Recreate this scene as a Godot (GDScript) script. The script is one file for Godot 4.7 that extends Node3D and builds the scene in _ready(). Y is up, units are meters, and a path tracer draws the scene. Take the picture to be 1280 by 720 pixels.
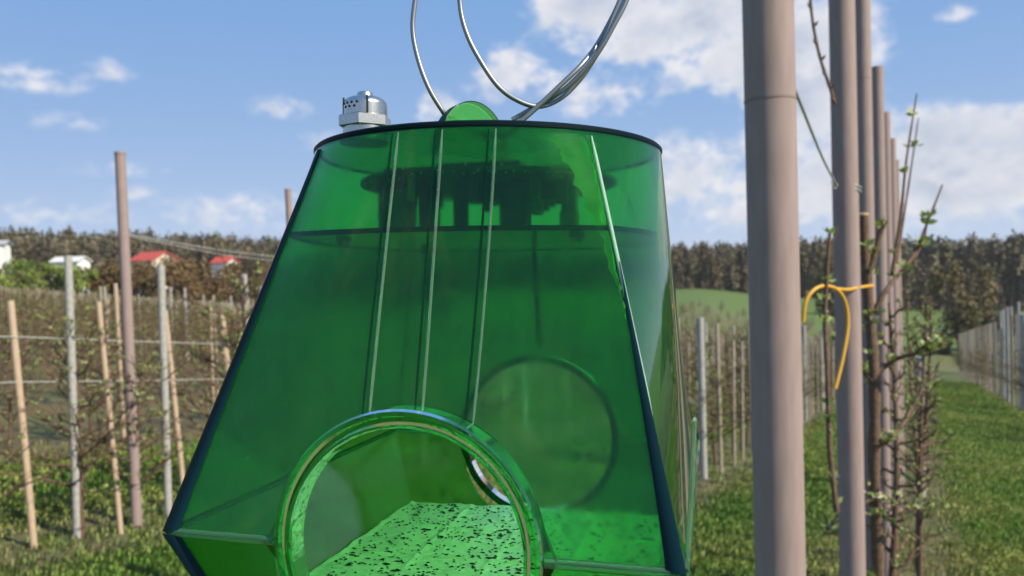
extends Node3D

# ------------------------------------------------------------------ frame
const FOCAL := 1000.0            # focal length in pixels of a 1280 x 720 picture
const EYE := Vector3(0, 1.6, 0)  # the camera stands 1.6 m above the grass
var eye_basis: Basis
var rng := RandomNumberGenerator.new()
var sun_from := Vector3(0.66, 0.64, 0.40).normalized()


func ray(px: float, py: float) -> Vector3:
	return eye_basis * Vector3((px - 640.0) / FOCAL, (360.0 - py) / FOCAL, -1.0)


func at(px: float, py: float, depth: float) -> Vector3:
	return EYE + ray(px, py) * depth


# ------------------------------------------------------------------ naming
func tag(o: Node, label: String, category: String, group := "") -> Node:
	o.set_meta("label", label)
	o.set_meta("category", category)
	if group:
		o.set_meta("group", group)
	return o


var taken := {}
func numbered(called: String) -> String:
	var n: int = taken.get(called, 0)
	taken[called] = n + 1
	return called if n == 0 else "%s_%03d" % [called, n]


func thing(called: String, label: String, category: String, where := Vector3.ZERO, group := "") -> Node3D:
	var o := Node3D.new()
	o.name = numbered(called)
	o.position = where
	add_child(o)
	tag(o, label, category, group)
	return o


func part(called: String, mesh: Mesh, mat: Material, parent: Node) -> MeshInstance3D:
	var o := MeshInstance3D.new()
	if parent == self:
		o.name = numbered(called)
	else:
		var n := 0
		var want := called
		while parent.has_node(want):
			n += 1
			want = "%s_%03d" % [called, n]
		o.name = want
	o.mesh = mesh
	o.material_override = mat
	parent.add_child(o)
	return o


func structure(called: String, mesh: Mesh, mat: Material) -> MeshInstance3D:
	var o := part(called, mesh, mat, self)
	o.set_meta("kind", "structure")
	return o


# ------------------------------------------------------------------ mesh helpers
class Shape:
	var v := PackedVector3Array()
	var n := PackedVector3Array()
	var uv := PackedVector2Array()
	var c := PackedColorArray()
	var idx := PackedInt32Array()
	var tint := Color.WHITE
	var coloured := false

	func vert(p: Vector3, normal: Vector3, t := Vector2.ZERO) -> int:
		v.append(p)
		n.append(normal)
		uv.append(t)
		if coloured:
			c.append(tint)
		return v.size() - 1

	# a face whose outside is seen with a, b, c running clockwise
	func tri(a: int, b: int, d: int) -> void:
		var out := (v[b] - v[a]).cross(v[d] - v[a])
		if out.dot(n[a] + n[b] + n[d]) > 0.0:   # clockwise seen from where the normals point
			idx.append_array([a, d, b])
		else:
			idx.append_array([a, b, d])

	func quad(a: int, b: int, d: int, e: int) -> void:
		tri(a, b, d)
		tri(a, d, e)

	func flat(p: Array) -> void:     # a flat polygon of 3 or 4 corners, normal from the winding (counter-clockwise outside)
		var m: Vector3 = (p[1] - p[0]).cross(p[2] - p[0])
		if m.length_squared() < 1e-16 and p.size() > 3:
			m = (p[2] - p[0]).cross(p[3] - p[0])
		m = m.normalized()
		var ids := []
		for q in p:
			ids.append(vert(q, m, Vector2(q.x + q.z * 0.37, q.y)))
		for i in range(1, p.size() - 1):
			tri(ids[0], ids[i], ids[i + 1])

	func box(centre: Vector3, size: Vector3, basis := Basis.IDENTITY, bevel := 0.0) -> void:
		var h := size / 2.0
		var b: float = minf(bevel, 0.45 * minf(size.x, minf(size.y, size.z)))
		var axes := [Vector3.RIGHT, Vector3.UP, Vector3.BACK]
		for k in 3:
			for s in [-1.0, 1.0]:
				var w: Vector3 = axes[k] * s
				var u: Vector3 = axes[(k + 1) % 3]
				var t: Vector3 = w.cross(u)
				var hu: float = absf(u.dot(h)) - b
				var ht: float = absf(t.dot(h)) - b
				var o: Vector3 = w * absf(w.dot(h))
				flat([centre + basis * (o - u * hu - t * ht), centre + basis * (o + u * hu - t * ht), centre + basis * (o + u * hu + t * ht), centre + basis * (o - u * hu + t * ht)])
		if b > 0.0:
			for k in 3:
				var a: Vector3 = axes[k]
				var u: Vector3 = axes[(k + 1) % 3]
				var t: Vector3 = axes[(k + 2) % 3]
				var la: float = absf(a.dot(h)) - b
				for su in [-1.0, 1.0]:
					for st in [-1.0, 1.0]:
						var p1: Vector3 = u * su * absf(u.dot(h)) + t * st * (absf(t.dot(h)) - b)
						var p2: Vector3 = u * su * (absf(u.dot(h)) - b) + t * st * absf(t.dot(h))
						var q := [p1 - a * la, p1 + a * la, p2 + a * la, p2 - a * la]
						var m: Vector3 = (u * su + t * st).normalized()
						var ids := []
						for x in q:
							ids.append(vert(centre + basis * x, basis * m))
						quad(ids[0], ids[1], ids[2], ids[3])

	# a tube through the points, radius per point; uv.y runs along it in metres
	func tube(p: Array, r: Array, sides := 8, caps := true) -> void:
		var frame_u := Vector3.ZERO
		var run := 0.0
		var last := []
		for i in p.size():
			var dir: Vector3
			if i == 0:
				dir = (p[1] - p[0]).normalized()
			elif i == p.size() - 1:
				dir = (p[i] - p[i - 1]).normalized()
			else:
				dir = ((p[i + 1] - p[i]).normalized() + (p[i] - p[i - 1]).normalized()).normalized()
			if i == 0:
				frame_u = dir.cross(Vector3.UP if absf(dir.y) < 0.9 else Vector3.RIGHT).normalized()
			else:
				frame_u = (frame_u - dir * frame_u.dot(dir)).normalized()
				run += (p[i] - p[i - 1]).length()
			var w := dir.cross(frame_u)
			var ring := []
			for k in sides + 1:
				var a := TAU * k / sides
				var m := frame_u * cos(a) + w * sin(a)
				ring.append(vert(p[i] + m * float(r[i]), m, Vector2(a / TAU, run)))
			if i > 0:
				for k in sides:
					quad(last[k], last[k + 1], ring[k + 1], ring[k])
			last = ring
			if caps and (i == 0 or i == p.size() - 1):
				var m2 := -dir if i == 0 else dir
				var mid := vert(p[i], m2)
				var first := v.size()
				for k in sides + 1:
					var a2 := TAU * k / sides
					vert(p[i] + (frame_u * cos(a2) + w * sin(a2)) * float(r[i]), m2)
				for k in sides:
					tri(mid, first + k, first + k + 1)

	# a solid of revolution about an axis: profile of (radius, height), flat shaded between rows where sharp
	func lathe(profile: Array, sides := 32, at_ := Vector3.ZERO, basis := Basis.IDENTITY, close := false) -> void:
		var count := profile.size() if close else profile.size() - 1
		for i in count:
			var a: Vector2 = profile[i]
			var b: Vector2 = profile[(i + 1) % profile.size()]
			if a.is_equal_approx(b):
				continue
			var e := (b - a).normalized()
			var m2 := Vector2(e.y, -e.x)
			var base := v.size()
			for k in sides + 1:
				var t := TAU * k / sides
				var d := Vector3(cos(t), 0, sin(t))
				var m := basis * (d * m2.x + Vector3.UP * m2.y)
				vert(at_ + basis * (d * a.x + Vector3.UP * a.y), m, Vector2(k / float(sides), a.y))
				vert(at_ + basis * (d * b.x + Vector3.UP * b.y), m, Vector2(k / float(sides), b.y))
			for k in sides:
				var j := base + 2 * k
				if a.x > 1e-7:
					tri(j, j + 1, j + 2)
				if b.x > 1e-7:
					tri(j + 1, j + 3, j + 2)

	func mesh() -> ArrayMesh:
		var a := []
		a.resize(Mesh.ARRAY_MAX)
		a[Mesh.ARRAY_VERTEX] = v
		a[Mesh.ARRAY_NORMAL] = n
		a[Mesh.ARRAY_TEX_UV] = uv
		if coloured:
			a[Mesh.ARRAY_COLOR] = c
		a[Mesh.ARRAY_INDEX] = idx
		var m := ArrayMesh.new()
		m.add_surface_from_arrays(Mesh.PRIMITIVE_TRIANGLES, a)
		return m


func spline(p: Array, steps := 6) -> Array:      # Catmull-Rom through the points
	var out := []
	for i in p.size() - 1:
		var a: Vector3 = p[maxi(i - 1, 0)]
		var d: Vector3 = p[mini(i + 2, p.size() - 1)]
		for k in steps:
			out.append((p[i] as Vector3).cubic_interpolate(p[i + 1], a, d, k / float(steps)))
	out.append(p[-1])
	return out


func lin(r: float, g: float, b: float, a := 1.0) -> Color:     # a real-world base colour as an sRGB one
	var c := Color(r, g, b).linear_to_srgb()
	c.a = a
	return c


func plain(r: float, g: float, b: float, rough := 0.8, metal := 0.0) -> StandardMaterial3D:
	var m := StandardMaterial3D.new()
	m.albedo_color = lin(r, g, b)
	m.roughness = rough
	m.metallic = metal
	return m

# ------------------------------------------------------------------ the sky: blue air and cumulus, computed for every direction
func build_sky() -> ImageTexture:
	var w := 3600
	var h := w / 2
	var half := h / 2 + 2
	var px_per := w / TAU
	var field := PackedFloat32Array()
	field.resize(w * half)
	# clouds that stand in the open view: pixel, half sizes in pixels, strength
	var puffs := [
		[800, 12, 105, 52, 1.0], [735, -8, 60, 30, .8], [880, 62, 66, 48, .95], [770, 55, 50, 30, .6], [1010, 50, 70, 75, 1.05], [1015, 140, 60, 65, 1.0], [945, 95, 45, 42, .7],
		[760, 128, 55, 24, .62], [640, 82, 38, 24, .85], [690, 106, 42, 20, .5], [612, 112, 28, 20, .5], [546, 138, 24, 20, .8], [850, 212, 95, 38, .62], [900, 255, 95, 36, .52], [1010, 245, 70, 34, .8],
		[1165, 185, 75, 34, .95], [1240, 205, 85, 40, .95], [1130, 225, 70, 40, .8], [1200, 255, 130, 36, .62], [1330, 190, 80, 40, .9], [1197, 19, 19, 8, .62],
		[28, 84, 30, 9, .40], [52, 106, 40, 11, .52], [132, 91, 26, 12, .46], [84, 153, 32, 11, .48], [355, 137, 34, 13, .42], [400, 178, 40, 12, .34], [150, 212, 40, 10, .42], [168, 242, 22, 8, .4],
		[250, 272, 150, 20, .40], [20, 270, 50, 16, .46], [340, 250, 60, 14, .36]]
	for q in puffs:
		var d := ray(q[0], q[1]).normalized()
		var az := atan2(d.x, -d.z)
		var el := asin(d.y)
		var ra: float = q[2] / FOCAL * 1.35
		var re: float = q[3] / FOCAL * 1.35
		for row in range(maxi(0, int((PI / 2 - el - re * 1.6) * px_per)), mini(half - 1, int((PI / 2 - el + re * 1.6) * px_per))):
			var ye := (PI / 2 - (row + .5) / px_per - el) / re
			ye *= 1.25 if ye < 0.0 else 0.9       # flat underside
			for col in range(int((az - ra * 1.6) * px_per), int((az + ra * 1.6) * px_per)):
				var xa := ((col + .5) / px_per - az) / ra
				var s := 1.0 - (xa * xa + ye * ye) * 0.8
				if s > 0.0:
					var i := row * w + posmod(col, w)
					field[i] = maxf(field[i], 0.0) + s * float(q[4]) * (1.0 - 0.5 * minf(field[i], 1.0))
	var noise := FastNoiseLite.new()
	noise.seed = 11
	noise.noise_type = FastNoiseLite.TYPE_SIMPLEX_SMOOTH
	noise.frequency = 1.0
	noise.fractal_octaves = 6
	noise.fractal_gain = 0.52
	var fine := FastNoiseLite.new()
	fine.seed = 17
	fine.noise_type = FastNoiseLite.TYPE_SIMPLEX_SMOOTH
	fine.frequency = 1.0
	fine.fractal_octaves = 4
	var broad := FastNoiseLite.new()
	broad.seed = 5
	broad.noise_type = FastNoiseLite.TYPE_SIMPLEX_SMOOTH
	broad.frequency = 1.0
	broad.fractal_octaves = 3
	var fwd := ray(640, 200).normalized()
	var data := PackedFloat32Array()
	data.resize(w * h * 3)
	var step := 1
	for row in half:
		var el := PI / 2 - (row + .5) / px_per
		var y := sin(el)
		var ce := cos(el)
		var up := clampf(y, 0.0, 1.0)
		var t := 1.0 - exp(-up * 5.0)
		var air := Vector3(.42, .51, .65).lerp(Vector3(.092, .240, .515), t)
		step = 1 if el < 0.6 else (2 if el < 1.0 else 6)
		for col in range(0, w, step):
			var az := (col + .5) / px_per
			var d := Vector3(sin(az) * ce, y, -cos(az) * ce)
			var c := air
			var f := field[row * w + col]
			var inside := 1.0 - smoothstep(.74, .95, acos(clampf(d.dot(fwd), -1, 1)))
			var general := 0.0
			var n := 0.0
			if inside < 1.0 or f > 0.02:
				n = noise.get_noise_3d(d.x * 11.0, y * 17.0, d.z * 11.0) + fine.get_noise_3d(d.x * 42.0, y * 60.0, d.z * 42.0) * .75
			if inside < 1.0:
				general = (broad.get_noise_3d(d.x * 3.0, y * 6.0, d.z * 3.0) * 1.0 - .02) * (1.0 - inside)
			f = f * inside + maxf(general, 0.0)
			if f > 0.02:
				var dens := f + n * 0.62
				var a := smoothstep(.10, 1.12, dens) * minf(1.0, f * 2.0)
				var lit := clampf(.62 + .55 * (noise.get_noise_3d(d.x * 11.0 + .1, y * 17.0 + .22, d.z * 11.0) * -0.9 + n * 0.5) - .34 * smoothstep(.75, 1.5, dens) + .25 * smoothstep(.9, .2, dens), 0.0, 1.0)
				var body := Vector3(.34, .395, .50).lerp(Vector3(.77, .735, .72), lit)
				c = c.lerp(body, a * .93)
			for k in mini(step, w - col):
				var o := (row * w + col + k) * 3
				data[o] = c.x
				data[o + 1] = c.y
				data[o + 2] = c.z
	for row in range(half, h):
		for col in w:
			var o := (row * w + col) * 3
			data[o] = .16
			data[o + 1] = .17
			data[o + 2] = .12
	return ImageTexture.create_from_image(Image.create_from_data(w, h, false, Image.FORMAT_RGBF, data.to_byte_array()))

# ------------------------------------------------------------------ the trap
const TA := 0.0976   # half width at the seam
const TB := 0.1135   # half depth at the seam
const TR := 0.0832   # radius of the round top
const TH := 0.1557   # height of the upper half
const WALL := 0.0022
const HOLE := 0.0500
const LUGT := 0.0042  # half the thickness of the hanging lug
const DROP := 0.058  # height of the lower half
const INSET := 0.023
const GR := .14
const GG := .645
const GB := .19
const GBODY := .013


func shell_point(k: int, s: float, f: float, lower: bool, thin: float) -> Vector3:
	var a := TA - thin
	var b := TB - thin
	var bottom: Vector3 = [Vector3(s * a, 0, b), Vector3(a, 0, -s * b), Vector3(-s * a, 0, -b), Vector3(-a, 0, s * b)][k]
	var top: Vector3
	if lower:
		var sx := (a - INSET) / a
		var sz := (b - INSET) / b
		top = Vector3(bottom.x * sx, -DROP, bottom.z * sz)
	else:
		var t := PI / 2 * k + PI / 4 * s
		var r := TR - thin
		top = Vector3(r * sin(t), TH, r * cos(t))
	return bottom.lerp(top, f)


func hole_start(k: int, s: float, lower: bool, thin: float) -> float:
	if k % 2 == 1:
		return 0.0
	var p := shell_point(k, s, 0.0, lower, thin)
	if absf(p.x) >= HOLE - 1e-5:
		return 0.0
	var lo := 0.0
	var hi := 1.0
	for i in 30:
		var mid := (lo + hi) / 2
		p = shell_point(k, s, mid, lower, thin)
		if Vector2(p.x, p.y).length() < HOLE:
			lo = mid
		else:
			hi = mid
	return lo


func columns(k: int) -> Array:
	var out := []
	if k % 2 == 1:
		for i in 17:
			out.append(-1.0 + i / 8.0)
		return out
	var e := HOLE / TA
	for i in 8:
		out.append(lerpf(-1.0, -e, i / 8.0))
	for i in 33:
		out.append(e * sin(-PI / 2 + PI * i / 32.0))
	for i in 8:
		out.append(lerpf(e, 1.0, (i + 1) / 8.0))
	return out


func make_shell(lower: bool, outer_mat: Material, inner_mat: Material) -> ArrayMesh:
	var sh := Shape.new()
	var inner := Shape.new()
	var rows := 2 if lower else 10
	for k in 4:
		var cols := columns(k)
		var edge := []
		for side in 2:
			var thin := WALL * side
			var on := sh if side == 0 else inner
			var grid := []
			for s in cols:
				var f0 := hole_start(k, s, lower, thin)
				var line := []
				for r in rows + 1:
					var f := lerpf(f0, 1.0, r / float(rows))
					var p := shell_point(k, s, f, lower, thin)
					var du := shell_point(k, s + 0.01, f, lower, thin) - shell_point(k, s - 0.01, f, lower, thin)
					var dv := shell_point(k, s, f + 0.01, lower, thin) - shell_point(k, s, f - 0.01, lower, thin)
					var m := du.cross(dv).normalized()
					if lower:
						m = -m
					if side == 1:
						m = -m
					line.append(on.vert(p, m, Vector2(s, f)))
				grid.append(line)
			for i in cols.size() - 1:
				for r in rows:
					on.quad(grid[i][r], grid[i + 1][r], grid[i + 1][r + 1], grid[i][r + 1])
			edge.append(grid)
		for i in cols.size() - 1:     # the lips between the outer and the inner face
			for r in [0, rows]:
				var q: Array = [sh.v[edge[0][i][r]], sh.v[edge[0][i + 1][r]], inner.v[edge[1][i + 1][r]], inner.v[edge[1][i][r]]]
				var inside: Vector3 = sh.v[edge[0][i][1 if r == 0 else rows - 1]] - q[0]
				var m: Vector3 = ((q[1] - q[0]).cross(q[2] - q[0])).normalized()
				if m.dot(inside) > 0.0:
					q.reverse()
				sh.flat(q)
	var both := sh.mesh()
	both.add_surface_from_arrays(Mesh.PRIMITIVE_TRIANGLES, inner.mesh().surface_get_arrays(0))
	both.surface_set_material(0, outer_mat)
	both.surface_set_material(1, inner_mat)
	return both


func make_rib(k: int, s0: float, s1: float, f0: float, f1: float, wide: float, proud: float) -> ArrayMesh:
	var sh := Shape.new()
	var p := []
	var r := []
	for i in 13:
		var f := lerpf(f0, f1, i / 12.0)
		var q := shell_point(k, lerpf(s0, s1, (f - .3) / .7), f, false, 0.0)
		p.append(q + Vector3(sin(PI / 2 * k), 0, cos(PI / 2 * k)) * proud)
		r.append(wide * (1.0 if i > 0 and i < 12 else .5))
	sh.tube(p, r, 10)
	return sh.mesh()


func glass(r: float, g: float, b: float, body: float, bend := 0.038, coat := 0.0) -> StandardMaterial3D:
	var m := StandardMaterial3D.new()
	m.refraction_enabled = true
	m.refraction_scale = bend
	m.albedo_color = lin(r, g, b, body)
	m.roughness = 0.03
	m.metallic_specular = 0.32
	if coat > 0.0:
		m.clearcoat_enabled = true
		m.clearcoat = coat
		m.clearcoat_roughness = 0.03
	return m


func edge_strip(k: int, s: float, towards: float, w0: float, w1: float, lower := false, stop := .985) -> ArrayMesh:
	# added dark strip along a crease, standing for dark internal reflection in the corner
	var sh := Shape.new()
	var last := []
	for i in 13:
		var f := lerpf(0.004, stop, i / 12.0)
		var wide := lerpf(w0, w1, pow(f / stop, .8))
		var o := shell_point(k, s, f, lower, -0.0004)
		var q := shell_point(k, s + towards * 0.02, f, lower, -0.0004)
		var u := (q - o).normalized()
		var m := Vector3(sin(PI / 2 * k), 0.0, cos(PI / 2 * k)).lerp(Vector3(o.x, 0, o.z).normalized(), f).normalized()
		m = (m - u * m.dot(u)).normalized()
		var row := []
		for c in [[0.0, 0.0], [0.0, .0009], [.4, .0013], [1.0, .0004], [1.0, -.0002]]:
			row.append(sh.vert(o + u * wide * float(c[0]) + m * float(c[1]), (m + u * (float(c[0]) - .5) * 1.2).normalized()))
		if i > 0:
			for c in 4:
				sh.quad(last[c], last[c + 1], row[c + 1], row[c])
		last = row
	return sh.mesh()


func build_trap() -> void:
	var trap := thing("insect_trap", "transparent green plastic insect trap hanging from steel wire in the foreground", "insect trap", EYE + Vector3(-0.01333, -0.10197, -0.39011))
	trap.basis = Basis(Vector3(0.96920, -0.01929, 0.24552), Vector3(0.02545, 0.99944, -0.02192), Vector3(-0.24495, 0.02750, 0.96914)).orthonormalized()
	var green := glass(GR, GG, GB, GBODY)
	var deep := glass(.004, .16, .06, .08)
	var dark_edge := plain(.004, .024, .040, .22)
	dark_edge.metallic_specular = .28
	var rim_dark := plain(.003, .012, .016, .5)
	rim_dark.metallic_specular = .2
	var inside := glass(GR, GG, GB, GBODY)
	inside.roughness = 0.25
	var smear := FastNoiseLite.new()
	smear.seed = 77
	smear.frequency = .022
	smear.fractal_octaves = 5
	var smear_tex := NoiseTexture2D.new()
	smear_tex.width = 512
	smear_tex.height = 512
	smear_tex.seamless = true
	smear_tex.noise = smear
	inside.roughness_texture = smear_tex
	inside.uv1_triplanar = true
	inside.uv1_scale = Vector3(7, 4, 7)
	green.roughness = 0.045
	part("upper_shell", make_shell(false, green, inside), null, trap)
	var lower := part("lower_shell", make_shell(true, green, inside), null, trap)
	var fl := Shape.new()
	fl.box(Vector3(0, -DROP - 0.0014, 0), Vector3(2 * (TA - INSET), 0.0022, 2 * (TB - INSET)), Basis.IDENTITY, .0005)
	part("floor", fl.mesh(), green, lower)
	# lip where the halves meet, broken at the entrances
	for k in 4:
		var runs := [[-1.0, 1.0]] if k % 2 == 1 else [[-1.0, -HOLE / TA - .004], [HOLE / TA + .004, 1.0]]
		for run in runs:
			var a := shell_point(k, run[0], 0, false, .0006)
			var b := shell_point(k, run[1], 0, false, .0006)
			var lip := Shape.new()
			var along := (b - a).normalized()
			lip.box((a + b) / 2, Vector3((b - a).length(), .0034, .0030), Basis(along, Vector3.UP, along.cross(Vector3.UP)), .0009)
			part("seam_lip", lip.mesh(), glass(.30, .72, .45, .10), trap)
	var ring := Shape.new()
	var prof := [[.0436, -.0085], [.0436, .0], [.0441, .0013], [.0450, .0013], [.0458, -.0012], [.0474, -.0012], [.0482, .0018], [.0498, .0018], [.0505, .0006], [.0505, -.0075], [.0490, -.0085]].map(func(q): return Vector2(q[0], q[1]))
	ring.lathe(prof, 120, Vector3.ZERO, Basis(Vector3.RIGHT, Vector3.BACK, Vector3.DOWN), true)
	var rm := ring.mesh()
	var thin_ring := Shape.new()
	thin_ring.lathe([Vector2(.0462, -.006), Vector2(.0462, .0012), Vector2(.0503, .0012), Vector2(.0503, -.006)], 120, Vector3.ZERO, Basis(Vector3.RIGHT, Vector3.BACK, Vector3.DOWN), true)
	for s in [1.0, -1.0]:
		var r1 := part("entrance_ring", rm if s > 0 else thin_ring.mesh(), glass(.12, .66, .22, .03) if s > 0 else deep, trap)
		r1.position.z = TB * s
		if s < 0:
			r1.rotation.y = PI
	var clear := glass(.70, .95, .80, .09)
	for s in [[-.19, -.21, .285], [.046, .075, .30], [.266, .395, .285]]:
		part("rib", make_rib(0, s[0], s[1], s[2], 0.992, 0.00058, 0.0005), clear, trap)
		part("rib", make_rib(0, s[0] - .035, s[1] - .045, s[2], 0.992, 0.0005, 0.0000), deep, trap)
	part("rib", make_rib(2, -0.03, -.03, 0.36, 0.75, 0.0016, 0.0008), deep, trap)
	part("corner_bead", make_rib(0, 1.0, 1.0, .30, .985, .0008, .0004), glass(.6, .9, .7, .45), trap)  # added bead, paled to stand for the sun glint along this crease
	part("corner_bead", make_rib(0, -1.0, -1.0, .03, .985, .0007, .0003), clear, trap)
	part("corner_shade_strip", edge_strip(0, -1.0, 1.0, .0064, .0020), dark_edge, trap)
	part("corner_shade_strip", edge_strip(0, 1.0, -1.0, .0068, .0004, false, .66), dark_edge, trap)
	part("corner_shade_strip", edge_strip(0, -1.0, 1.0, .0070, .0060, true), dark_edge, lower)
	part("corner_shade_strip", edge_strip(0, 1.0, -1.0, .0070, .0060, true), dark_edge, lower)
	part("corner_shade_strip", edge_strip(2, -1.0, 1.0, .003, .001), deep, trap)
	part("corner_shade_strip", edge_strip(2, 1.0, -1.0, .003, .001), deep, trap)
	# added web, tinted and rippled to stand for the sun glow in this corner
	var glow_web := Shape.new()
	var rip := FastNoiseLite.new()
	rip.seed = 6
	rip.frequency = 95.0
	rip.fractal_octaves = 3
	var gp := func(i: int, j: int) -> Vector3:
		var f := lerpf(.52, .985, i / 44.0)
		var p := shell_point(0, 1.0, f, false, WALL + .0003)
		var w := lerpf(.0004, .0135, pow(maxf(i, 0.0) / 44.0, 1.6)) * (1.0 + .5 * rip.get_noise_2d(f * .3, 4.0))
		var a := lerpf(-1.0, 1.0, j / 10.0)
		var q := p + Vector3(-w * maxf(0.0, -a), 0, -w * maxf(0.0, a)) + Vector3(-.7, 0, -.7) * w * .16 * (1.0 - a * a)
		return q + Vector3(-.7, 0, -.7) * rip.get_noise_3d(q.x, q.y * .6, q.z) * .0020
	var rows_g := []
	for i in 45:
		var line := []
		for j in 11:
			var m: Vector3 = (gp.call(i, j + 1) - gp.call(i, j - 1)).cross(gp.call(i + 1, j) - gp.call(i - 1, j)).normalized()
			line.append(glow_web.vert(gp.call(i, j), m if m.dot(Vector3(1, 0, 1)) > 0 else -m))
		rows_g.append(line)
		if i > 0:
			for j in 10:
				glow_web.quad(rows_g[i - 1][j], rows_g[i - 1][j + 1], line[j + 1], line[j])
	var glow_tint := glass(.78, .97, .22, .50)
	glow_tint.roughness = .22
	part("corner_glow_web", glow_web.mesh(), glow_tint, trap)
	var tab := Shape.new()
	tab.box(Vector3(TA + .0012, .022, TB - .016), Vector3(.0016, .052, .008), Basis(Vector3.BACK, -.05), .0004)
	part("latch_tab", tab.mesh(), glass(.5, .8, .6, .1), trap)
	# lid, lug, divider
	var lid := Shape.new()
	lid.lathe([Vector2(0, 0), Vector2(TR - .003, 0), Vector2(TR - .003, .0022), Vector2(0, .0022)], 96, Vector3(0, TH + .0004, 0))
	var lid_part := part("lid", lid.mesh(), glass(.10, .62, .16, .03), trap)
	var rim := Shape.new()
	rim.lathe([Vector2(TR - .0030, -.0004), Vector2(TR + .0001, -.0004), Vector2(TR + .0003, .0002), Vector2(TR + .0003, .0014), Vector2(TR - .0004, .0021), Vector2(TR - .0030, .0024)], 128, Vector3(0, TH + .0002, 0), Basis.IDENTITY, true)
	part("rim", rim.mesh(), rim_dark, lid_part)
	var lug := Shape.new()
	var face := glass(.12, .55, .12, .30)
	var pts := [[], []]
	for i in 33:
		var t := PI * i / 32.0
		for f in 2:
			pts[f].append(Vector3(cos(t) * .0185, sin(t) * .0245, LUGT if f == 0 else -LUGT))
	for f in 2:
		var m := Vector3(0, 0, 1.0 if f == 0 else -1.0)
		var c := lug.vert(Vector3(0, 0, LUGT * m.z), m)
		var ids: Array = pts[f].map(func(q): return lug.vert(q, m))
		for i in 32:
			lug.tri(c, ids[i], ids[i + 1])
	var lug_part := part("hanging_lug", lug.mesh(), face, trap)
	lug_part.position = Vector3(-.0085, TH + .0026, .004)
	lug_part.rotation.y = 0.78
	var lug_edge := Shape.new()
	for i in 32:
		var m := Vector3(cos(PI * (i + .5) / 32.0), sin(PI * (i + .5) / 32.0), 0)
		var q: Array = [pts[0][i], pts[0][i + 1], pts[1][i + 1], pts[1][i]].map(func(p): return lug_edge.vert(p + m * .0004, m))
		lug_edge.quad(q[0], q[1], q[2], q[3])
	part("edge", lug_edge.mesh(), rim_dark, lug_part)
	var pl := Shape.new()
	var pr := Shape.new()
	var outline := []
	for k in 4:
		for i in 16:
			outline.append(shell_point(k, -1.0 + i / 8.0, .1155 / TH, false, WALL + .0003))
	for side: float in [-1.0, 1.0]:
		var up := Vector3.UP * .0006 * side
		var mid := pl.vert(Vector3(0, .1155, 0) + up, Vector3.UP * side)
		var ids: Array = outline.map(func(q): return pl.vert(q * Vector3(.975, 1, .975) + up, Vector3.UP * side))
		for i in 64:
			pl.tri(mid, ids[i], ids[(i + 1) % 64])
	for i in 64:
		var a: Vector3 = outline[i]
		var b: Vector3 = outline[(i + 1) % 64]
		var m := Vector3(a.x + b.x, 0, a.z + b.z).normalized()
		var up := Vector3.UP * .0010
		for strip in [[a - up, b - up, b + up, a + up, m], [a + up, b + up, b * Vector3(.975, 1, .975) + up, a * Vector3(.975, 1, .975) + up, Vector3.UP], [a - up, b - up, b * Vector3(.975, 1, .975) - up, a * Vector3(.975, 1, .975) - up, Vector3.DOWN], [a * Vector3(.975, 1, .975) - up, b * Vector3(.975, 1, .975) - up, b * Vector3(.975, 1, .975) + up, a * Vector3(.975, 1, .975) + up, -m]]:
			var q := [0, 1, 2, 3].map(func(n): return pr.vert(strip[n], strip[4]))
			pr.quad(q[0], q[1], q[2], q[3])
	var plate := part("divider_plate", pl.mesh(), glass(.05, .60, .18, .06), trap)
	part("plate_rim", pr.mesh(), dark_edge, plate)
	for q in [[.052, .052], [-.052, .052], [.052, -.052], [-.052, -.052]]:
		var sc := Shape.new()
		sc.lathe([Vector2(0, -.0040), Vector2(.0018, -.0040), Vector2(.0032, -.0022), Vector2(.0032, -.0006)], 16, Vector3(q[0], .1155, q[1]))
		part("screw", sc.mesh(), plain(.25, .25, .24, .3, .9), plate)
	# electronics under the lid
	var board := Shape.new()
	board.lathe([Vector2(0, -.0009), Vector2(.062, -.0009), Vector2(.062, .0009), Vector2(0, .0009)], 64, Vector3(0, .1425, 0))
	var pcb := part("circuit_board", board.mesh(), plain(.010, .045, .018, .45), trap)
	var black := plain(.03, .032, .033, .4)
	var greyb := plain(.22, .23, .23, .45)
	var brown := plain(.09, .06, .04, .6)
	var bits := [
		["battery", -.045, .130, .010, .011, .023, .018, black], ["connector", -.033, .128, .028, .008, .022, .010, greyb], ["connector", -.0235, .131, .02, .006, .020, .014, black],
		["post", -.008, .129, .020, .006, .025, .006, brown], ["chip", .002, .137, .018, .016, .009, .016, black], ["post", .019, .129, .018, .010, .025, .012, brown], ["post", .0135, .127, .022, .004, .021, .004, black],
		["connector", .0285, .134, .02, .005, .016, .006, greyb], ["chip", .034, .137, .014, .014, .008, .016, black], ["standoff", .042, .134, .012, .007, .014, .006, greyb], ["standoff", .042, .1225, .012, .008, .011, .008, plain(.16, .19, .10, .5)],
		["module", -.030, .1465, .0, .030, .006, .05, black], ["module", .0, .1475, .0, .040, .008, .04, black], ["module", .036, .1465, .0, .020, .006, .03, greyb]]
	var tr := RandomNumberGenerator.new()
	tr.seed = 12
	for i in 24:
		var an := tr.randf() * TAU
		var rad := .056 * sqrt(tr.randf())
		var tall := tr.randf_range(.003, .013)
		bits.append([["capacitor", "chip", "resistor"][i % 3], cos(an) * rad, .1416 - tall / 2, sin(an) * rad, tr.randf_range(.002, .006), tall, tr.randf_range(.002, .006), [black, greyb, brown, plain(.03, .07, .04, .5)][i % 4]])
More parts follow.
